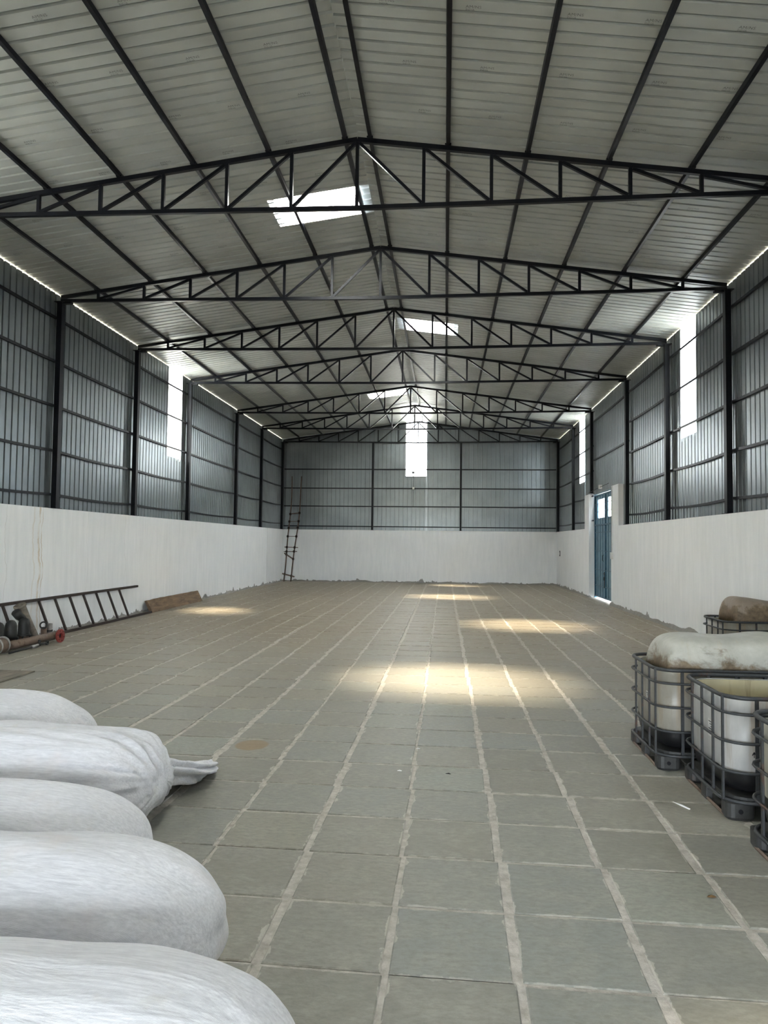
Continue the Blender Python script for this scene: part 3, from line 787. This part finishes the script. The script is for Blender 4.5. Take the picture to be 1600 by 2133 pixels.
# ================================================================= IBC TANKS
def rrect(x0, x1, y0, y1, r, n=6):
    P = []
    for cx, cy, a0 in ((x0+r, y0+r, PI), (x1-r, y0+r, 1.5*PI), (x1-r, y1-r, 0), (x0+r, y1-r, .5*PI)):
        for k in range(n+1): a = a0+.5*PI*k/n; P.append((cx+r*math.cos(a), cy+r*math.sin(a)))
    return P
W_, D_, H_ = 1.16, .96, .87
def ibc(loc, label, mat, liner, group='cut open bulk tanks along the right side'):
    t = thing('bulk_tank', label, 'tank', loc, 0, group)
    # bladder: rounded box, open on top, real wall thickness
    bm = B(); rows = []
    for (ins, z) in ((.30, .17), (.10, .165), (.05, .20), (.035, .28), (.03, .50), (.035, .84), (.045, .845), (.05, .84)):
        rows.append([bm.verts.new((x, y, z)) for x, y in rrect(ins, W_-ins, ins, D_-ins, .17)])
    n = len(rows[0])
    for a, b in zip(rows, rows[1:]):
        for k in range(n): bm.faces.new((a[k], a[(k+1) % n], b[(k+1) % n], b[k]))
    bm.faces.new(rows[0][::-1])
    obj('plastic_tank', bm, mat, t, True)
    bm = B(); rows = []
    for (ins, z) in ((.05, .838), (.045, .5), (.05, .28), (.07, .215)):
        rows.append([bm.verts.new((x, y, z)) for x, y in rrect(ins+.006, W_-ins-.006, ins+.006, D_-ins-.006, .165)])
    for a, b in zip(rows, rows[1:]):
        for k in range(n): bm.faces.new((b[k], b[(k+1) % n], a[(k+1) % n], a[k]))
    bm.faces.new(rows[-1]); obj('inner_lining', bm, liner, t, True)
    # horizontal hoops
    for z in (.335, .545, .75):
        bm = B(); tube(bm, [(x, y, z) for x, y in rrect(-.012, W_+.012, -.012, D_+.012, .18, 5)], .011, 6, closed=True); obj('cage_hoop', bm, M_CAGE, t, True)
    bm = B(); tube(bm, [(x, y, .865) for x, y in rrect(0, W_, 0, D_, .18, 6)], .016, 8, closed=True); obj('rim_rail', bm, M_CAGE, t, True)
    bm = B(); tube(bm, [(x, y, .125) for x, y in rrect(-.005, W_+.005, -.005, D_+.005, .18, 5)], .014, 6, closed=True); obj('base_hoop', bm, M_CAGE, t, True)
    # uprights
    xs = [.21, .44, .68, .90]; ysd = [.10, .29, .52, .74, .88]
    for x in xs:
        for y in (.006, D_-.006): bm = B(); box(bm, (x-.012, y-.007, .12), (x+.012, y+.007, .865)); obj('cage_upright', bm, M_CAGE, t)
    for y in ysd[:4]:
        for x in (.006, W_-.006): bm = B(); box(bm, (x-.007, y-.012, .12), (x+.007, y+.012, .865)); obj('cage_upright', bm, M_CAGE, t)
    # pallet
    bm = B(); rows = []
    P = rrect(.02, W_-.02, .02, D_-.02, .17)
    for z in (.13, .155): rows.append([bm.verts.new((x, y, z)) for x, y in P])
    for k in range(n): bm.faces.new((rows[0][k], rows[0][(k+1) % n], rows[1][(k+1) % n], rows[1][k]))
    bm.faces.new(rows[0][::-1]); bm.faces.new(rows[1]); obj('pallet_tray', bm, M_PALLET, t)
    for cx, cy in ((0, 0), (1, 0), (0, 1), (1, 1)):
        bm = B(); x0 = .0 if cx == 0 else W_-.20; y0 = .0 if cy == 0 else D_-.16
        Q = rrect(x0, x0+.20, y0, y0+.16, .05, 3)
        a = [bm.verts.new((x, y, 0.0)) for x, y in rrect(x0+.01, x0+.19, y0+.01, y0+.15, .05, 3)]; b = [bm.verts.new((x, y, .02)) for x, y in Q]; c = [bm.verts.new((x, y, .118)) for x, y in Q]
        for p_, q_ in ((a, b), (b, c)):
            for k in range(len(a)): bm.faces.new((p_[k], p_[(k+1) % len(a)], q_[(k+1) % len(a)], q_[k]))
        bm.faces.new(a[::-1]); bm.faces.new(c)
        ft = obj('corner_foot', bm, M_PALLET, t)
        if cy == 0:
            bm = B(); lathe(bm, [(0, 0), (.017, 0), (.017, .003), (0, .003)], (x0+.09, -.0032, .065), (0, 1, 0), 14); obj('bolt_hole', bm, M_MARK, ft)
    bm = B(); box(bm, (.0, D_/2-.06, 0), (.05, D_/2+.06, .118), .006); obj('middle_foot', bm, M_PALLET, t)
    bm = B(); tube(bm, [(.012, .1, .014), (.012, D_-.1, .014)], .013, 6); tube(bm, [(W_-.012, .1, .014), (W_-.012, D_-.1, .014)], .013, 6); obj('skid_rail', bm, m_skid, t)
    return t
m_skid = M_RUSTPIPE
T1 = ibc((1.87, 6.47, 0), 'grimy caged tank holding the big white plastic shell, left one of the row', M_TANK_A, M_LINER)
T2 = ibc((2.03, 5.36, 0), 'pale white caged tank standing open and empty, cream inside, middle of the row', M_TANK_B, M_LINER)
T3 = ibc((2.01, 4.02, 0), 'cream coloured caged tank cut off by the right edge, nearest the camera', M_TANK_C, M_SHELL_W)
T4 = ibc((4.06, 10.76, 0), 'farthest caged tank close to the right wall, holding the brown caked shell', M_TANK_A, M_LINER)
# black panel patches / stickers on the tanks
bm = B(); box(bm, (.16, .0265, .17), (.60, .0275, .36)); 
bm.free()
for t_, yy_, zz_, w_, h_ in ((T2, .36, .62, .09, .13), (T1, .40, .60, .07, .1)):
    bm = B(); box(bm, (.0275, yy_, zz_-h_), (.0295, yy_+w_, zz_)); pp = obj('paper_sticker', bm, M_PAPER, t_)
    bm = B()
    for k in range(5): box(bm, (.0265, yy_+.012, zz_-.02-k*.018), (.0277, yy_+w_-.015-.02*(k % 3), zz_-.014-k*.018))
    obj('print_lines', bm, M_MARK, pp)
# small black arrow mark on the middle tank
bm = B(); box(bm, (.195, .026, .44), (.199, .0285, .475)); box(bm, (.185, .026, .465), (.21, .0285, .470)); bar(bm, (.184, .0275, .455), (.197, .0275, .48), .002, .005); bar(bm, (.21, .0275, .455), (.197, .0275, .48), .002, .005)
obj('arrow_mark', bm, M_MARK, T2)

def shell(name, label, loc, L_, W2, Hh, mat, dip, slope=0, seed=1, rz=0):
    """cut-off half of a plastic tank lying hollow side down"""
    bm = B(); NU, NV = 48, 40; rings = []
    for i in range(NU+1):
        s = -math.cos(PI*i/NU); r = max(0, 1-abs(s)**9)**(1/2.6)
        ring = []
        for k in range(NV+1):
            th = PI*k/NV; cy = math.cos(th); cz = math.sin(th)
            y = math.copysign(abs(cy)**.55, cy)*W2/2*(.80+.20*r if r > 0 else 0.8)
            rr2 = r**.8
            z = (abs(cz)**.5)*Hh*rr2
            x = s*L_/2*(1-.03*abs(cz))
            top = max(0, cz)
            z -= dip*top*math.exp(-((s-.1)/.42)**2)*1.0
            z += slope*s*top
            n_ = noise.noise(Vector((x*2.2+seed*5, y*2.2, z*2.2)))
            ring.append(bm.verts.new((x, y+.012*n_, z+.02*n_*top)))
        rings.append(ring)
    for i in range(NU):
        for k in range(NV): bm.faces.new((rings[i][k], rings[i][k+1], rings[i+1][k+1], rings[i+1][k]))
    bmesh.ops.remove_doubles(bm, verts=bm.verts, dist=.0005)
    bmesh.ops.recalc_face_normals(bm, faces=bm.faces)
    g = bmesh.ops.solidify(bm, geom=bm.faces[:], thickness=.006)
    o = obj(name, bm, mat, None, True); o.location = loc; o.rotation_euler = (0, 0, rz); tag(o, label, 'plastic shell')
    return o
sh1 = shell('tank_shell', 'big white plastic shell with brown mud stains, resting in the left caged tank', (2.60, 6.95, .78), 1.24, .74, .37, M_SHELL1, .035, .02, 1)
sh2 = shell('tank_shell', 'brown mud-caked plastic shell resting in the farthest caged tank', (4.80, 11.24, .78), 1.08, .74, .40, M_SHELL2, .03, -.05, 2)
# marker writing on the white shell
cu = bpy.data.curves.new('w', 'FONT'); cu.body = '2-45'; cu.size = .042; cu.offset = .0004; cu.resolution_u = 2; cu.shear = .3
o = bpy.data.objects.new('w', cu); SC.collection.objects.link(o); C.view_layer.update()
me = bpy.data.meshes.new_from_object(o.evaluated_get(C.evaluated_depsgraph_get())); bpy.data.objects.remove(o)
me.materials.clear(); me.materials.append(M_MARK)
bm = B(); bm.from_mesh(me)
C.view_layer.update()
from mathutils.bvhtree import BVHTree
bv = BVHTree.FromObject(sh1, C.evaluated_depsgraph_get())
for v in bm.verts:
    x = .26+v.co.x; z = .24+v.co.y
    hit = bv.ray_cast(Vector((x, -2, z)), Vector((0, 1, 0)))
    v.co = Vector((x, (hit[0].y if hit[0] else -.3)-.003, z))
obj('marker_writing', bm, M_MARK, sh1)

# ================================================================= LADDER ALONG THE LEFT WALL
t = thing('steel_ladder', 'long dark rusty steel ladder lying on its side, leaning on the left white wall', 'ladder', (XL+.3, 11.0, 0))
Yb, Ye = -.4, 7.35
bm = B(); bar(bm, (0, Yb, .03), (0, Ye+.3, .03), .05, .055); obj('side_rail', bm, M_LADDER, t)
bm = B(); bar(bm, (-.27, Yb, .735), (-.27, Ye, .735), .05, .055); obj('side_rail', bm, M_LADDER, t)
k = 0; y = 6.28
while y > 0:
    bm = B(); bar(bm, (0, y, .05), (-.27, y-.0, .71), .045, .035, (0, 1, 0)); obj('rung', bm, M_LADDER, t); y -= .59
# timber plank
bm = B(); n = 26; prev = None; r_ = random.Random(4)
for k in range(n+1):
    y = 18.75+4.0*k/n; hh = .335+.012*noise.noise(Vector((k*.5, 0, 0)))-.015*(k < 3); xa = XL+.30; lean = .17
    c = [bm.verts.new(q) for q in ((xa, y, 0), (xa-lean, y, hh), (xa-lean-.07, y, hh-.01), (xa-.08, y, 0))]
    if prev:
        for q in range(4): bm.faces.new((prev[q], prev[(q+1) % 4], c[(q+1) % 4], c[q]))
    else: bm.faces.new(c)
    prev = c
bm.faces.new(prev[::-1]); tag(obj('timber_beam', bm, M_BEAM), 'rough brown timber plank standing on edge against the left white wall', 'plank')
# dusty board on the floor
bm = B(); box(bm, (-6.75, 8.35, .004), (-5.97, 10.05, .024), .003); tag(obj('flat_board', bm, M_BOARD), 'dusty brown board lying flat on the floor at the left edge', 'board')

# ================================================================= PIPES AND FITTINGS
t = thing('flanged_pipe', 'rusty pipe with a red round flange at its end, lying in front of the ladder', 'pipe', (-7.48, 11.2, .0))
ax = Vector((.14, 1.5, .0)); 
bm = B(); tube(bm, [(0.0, .55, .11), (.13, 1.75, .13)], .072, 20); obj('pipe_barrel', bm, M_RUSTPIPE, t, True)
bm = B(); lathe(bm, [(0, -.04), (.06, -.04), (.06, -.02), (.125, -.02), (.125, .01), (.055, .01), (.05, -.035), (0, -.035)], (.24, 1.80, .128), (.97, -.06, .05), 30); fl = obj('red_flange', bm, M_REDFL, t); tag(fl, 'red painted flange')
bm = B(); lathe(bm, [(.115, -.012), (.115, .012), (.04, .012), (.04, -.012), (.115, -.012)], (.08, 1.80, .1), (.3, .2, -.9), 24); obj('lower_flange', bm, M_REDFL, t)
bm = B(); tube(bm, [(.11, 1.70, .13), (.14, 1.78, .13), (.20, 1.80, .128)], .062, 16); obj('red_elbow', bm, M_REDFL, t, True)
bm = B()
for k in range(6):
    a = 2*PI*k/6; axx = Vector((.97, -.06, .05)).normalized(); u = axx.orthogonal().normalized(); v = axx.cross(u)
    c = Vector((.24, 1.80, .128))+axx*.010+(u*math.cos(a)+v*math.sin(a))*.095; lathe(bm, [(0, 0), (.009, 0), (.009, .004), (0, .004)], c, axx, 8)
lathe(bm, [(0, -.028), (.0545, -.028), (.0545, -.026), (0, -.026)], (.24, 1.80, .128), (.97, -.06, .05), 24); obj('bore_and_bolt_holes', bm, M_MARK, fl)
t = thing('pipe_coupling', 'wide dusty pipe coupling with pale rims at the left edge, next to the rusty pipe', 'pipe coupling', (-7.50, 11.0, 0))
bm = B(); lathe(bm, [(.09, -.30), (.125, -.30), (.13, -.25), (.13, .28), (.11, .30), (.09, .30)], (0, .3, .14), (.08, 1, 0), 28); obj('body', bm, M_RUSTPIPE, t, True)
for yy_ in (.02, .42, .62):
    bm = B(); lathe(bm, [(.10, -.018), (.145, -.018), (.145, .018), (.10, .018), (.10, -.018)], (0, yy_, .145), (.08, 1, 0), 28); obj('rim_ring', bm, M_RUBBERGREY, t)
def dome(y, x, label, s=1.0):
    t = thing('dome_cap', label, 'valve cap', (x, y, 0), 0, 'dark domed caps among the pipe fittings')
    bm = B(); lathe(bm, [(0, .50), (.03, .50), (.06, .485), (.085, .45), (.098, .40), (.10, .33), (.104, .23), (.104, .20)], (0, 0, 0), (0, 0, 1), 26); obj('dome', bm, M_IRON, t, True)
    bm = B(); lathe(bm, [(.104, .205), (.125, .20), (.125, .175), (.09, .17)], (0, 0, 0), (0, 0, 1), 20); obj('collar', bm, M_IRON, t)
    bm = B(); lathe(bm, [(.085, .18), (.085, .05), (.10, .04), (.10, 0), (0, 0)], (0, 0, 0), (0, 0, 1), 20); obj('neck', bm, M_RUSTPIPE, t)
    for a in range(4):
        bm = B(); q = a*PI/2+.4; box(bm, (.105*math.cos(q)-.014, .105*math.sin(q)-.014, .12), (.105*math.cos(q)+.014, .105*math.sin(q)+.014, .19)); obj('lug', bm, M_IRON, t)
dome(12.56, -7.70, 'dark domed cap next right of the middle one, under the leaning wide pipe')
dome(12.17, -7.705, 'brownish domed cap, middle one of the row behind the rusty pipe')
dome(11.81, -7.71, 'domed cap cut by the left edge of the photo')
t = thing('pipe_elbow', 'wide brown pipe elbow leaning up against the ladder behind the domed caps', 'pipe elbow', (-7.72, 12.80, 0))
bm = B()
P0 = [(0, .20, .0), (-.07, .13, .22), (-.13, .03, .45), (-.18, -.07, .70)]
tube(bm, P0, [.085, .09, .095, .098], 22, cap=False); obj('main_tube', bm, M_BOARD, t, True)
bm = B(); lathe(bm, [(.098, -.02), (.112, -.02), (.112, .02), (.08, .02), (.08, -.15)], (-.18, -.07, .70), (-.18, -.40, .9), 22); obj('socket_rim', bm, M_BOARD, t, True)
bm = B(); tube(bm, [(-.13, .02, .45), (-.14, -.16, .52), (-.15, -.24, .60)], [.07, .075, .08], 18); obj('branch_tube', bm, M_IRON, t, True)
t = thing('tee_fitting', 'small round pipe tee with open mouths between domed cap and red flange', 'pipe fitting', (-7.68, 13.16, 0))
bm = B(); lathe(bm, [(.055, -.12), (.06, -.12), (.06, .10), (.075, .10), (.075, .14), (.045, .14), (.045, 0)], (0, 0, .30), (.5, -.8, .1), 20); obj('side_mouth', bm, M_IRON, t, True)
bm = B(); lathe(bm, [(0, 0), (.07, 0), (.07, .04), (.055, .05), (.055, .26), (0, .26)], (0, 0.02, 0), (0, 0, 1), 18); obj('stem', bm, M_RUSTPIPE, t, True)
t = thing('pipe_stub', 'short upright grey pipe stub beside the tee fitting', 'pipe fitting', (-7.72, 13.42, 0))
bm = B(); lathe(bm, [(0, 0), (.075, 0), (.075, .05), (.055, .06), (.055, .18), (.068, .20), (.068, .30), (.05, .30), (.05, .2), (0, .2)], (0, 0, 0), (0, 0, 1), 20); obj('stub_body', bm, M_RUBBERGREY, t, True)
bm = B(); lathe(bm, [(.069, .15), (.074, .15), (.074, .18), (.069, .18), (.069, .15)], (0, 0, 0), (0, 0, 1), 20); obj('clamp_ring', bm, M_IRON, t)
t = thing('tap_fitting', 'small metal tap and thin pipe lying on the floor in front of the rusty pipe', 'tap', (-7.33, 11.9, 0))
bm = B(); tube(bm, [(0, -.35, .02), (.0, -.1, .025), (.02, .28, .03)], .018, 10); obj('thin_pipe', bm, M_IRON, t, True)
bm = B(); tube(bm, [(.02, .28, .03), (.03, .46, .035)], .03, 12); obj('barrel', bm, M_RUBBERGREY, t, True)
bm = B(); tube(bm, [(.03, .5, .02), (.03, .5, .13)], .022, 10); lathe(bm, [(.045, -.01), (.045, .01), (.02, .01), (.02, -.01), (.045, -.01)], (.05, .72, .05), (1, 0, 0), 14); tube(bm, [(.03, .5, .05), (.05, .7, .05)], .012, 8); obj('handwheel', bm, M_IRON, t, True)

# ================================================================= BAMBOO LADDER
t = thing('bamboo_ladder', 'tall crooked bamboo ladder with lashed rungs leaning on the end wall in the left corner', 'ladder', (-7.95, 34.9, 0))
def polepts(x0, x1, sd):
    P = []
    for k in range(15):
        s = k/14; z = 5.27*s
        P.append((x0+(x1-x0)*s+.025*math.sin(s*9+sd)+.06*math.sin(PI*s), .38*s, z))
    return P
PL_, PR_ = polepts(-.02, .26, 1), polepts(.33, .76, 2.2)
for P in (PL_, PR_):
    bm = B(); tube(bm, P, [.036-.012*k/14 for k in range(15)], 8); obj('pole', bm, M_BAMBOO, t, True)
def at(P, z):
    for a, b in zip(P, P[1:]):
        if a[2] <= z <= b[2]+1e-6: return Vector(a).lerp(Vector(b), (z-a[2])/(b[2]-a[2]))
    return Vector(P[-1])
for zl, zr, el, er, th in ((.36, .28, .12, .17, .034), (1.34, 1.12, .12, .03, .034), (1.48, 1.49, .13, .16, .02), (1.70, 1.69, .12, .18, .02), (2.24, 2.24, .03, .04, .015), (2.66, 2.68, .03, .04, .015), (2.98, 3.0, .03, .04, .015), (3.36, 3.42, .05, .04, .026)):
    a, b = at(PL_, zl), at(PR_, zr); d = (b-a).normalized(); off = Vector((0, -.05, 0))
    bm = B(); tube(bm, [a-d*el+off, b+d*er+off], th, 7); rg = obj('rung', bm, M_BAMBOO, t, True)
    for p_ in (a, b):
        bm = B(); lathe(bm, [(0, -.06), (.05, -.05), (.06, 0), (.05, .05), (0, .06)], p_+off*.5, (0, 0, 1), 10); obj('rope_lashing', bm, M_ROPE, rg, True)

# ================================================================= SMALL THINGS ON THE FLOOR
bm = B(); tube(bm, [(-.055, .10, .006), (-.01, .02, .008), (.03, -.06, .007)], [.004, .012, .009], 8); o = obj('plastic_sliver', bm, M_LITTER, None, True); o.location = (1.80, 5.60, .002); o.scale = (.9, .9, .5)
tag(o, 'white curved plastic sliver on the floor left of the middle caged tank', 'litter')
def scrap(x, y, s, mat, label, nm='paper_scrap', sd=0):
    bm = B(); r_ = random.Random(sd); c = bm.verts.new((0, 0, .012)); R_ = [bm.verts.new((s*math.cos(a)*r_.uniform(.5, 1.2), s*.5*math.sin(a)*r_.uniform(.5, 1.2), .003)) for a in [2*PI*k/8 for k in range(8)]]
    for k in range(8): bm.faces.new((c, R_[k], R_[(k+1) % 8]))
    bm.faces.new(R_[::-1])
    o = obj(nm, bm, mat); o.location = (x, y, 0); tag(o, label, 'litter'); return o
scrap(-.37, 6.18, .030, M_LITTER, 'tiny white paper scrap on a slab in the middle of the floor', sd=1)
scrap(-.24, 6.86, .022, M_LITTER, 'tiny white scrap on a joint, farther than the other white scrap', sd=2)
scrap(1.5, 4.2, .035, M_LEAF, 'small dry brown leaf scrap on a pale joint near the right tanks', 'dry_leaf', sd=3)
scrap(.05, 6.15, .03, M_IRON, 'tiny dark crumb on a slab in the middle of the floor', 'dark_crumb', sd=4)
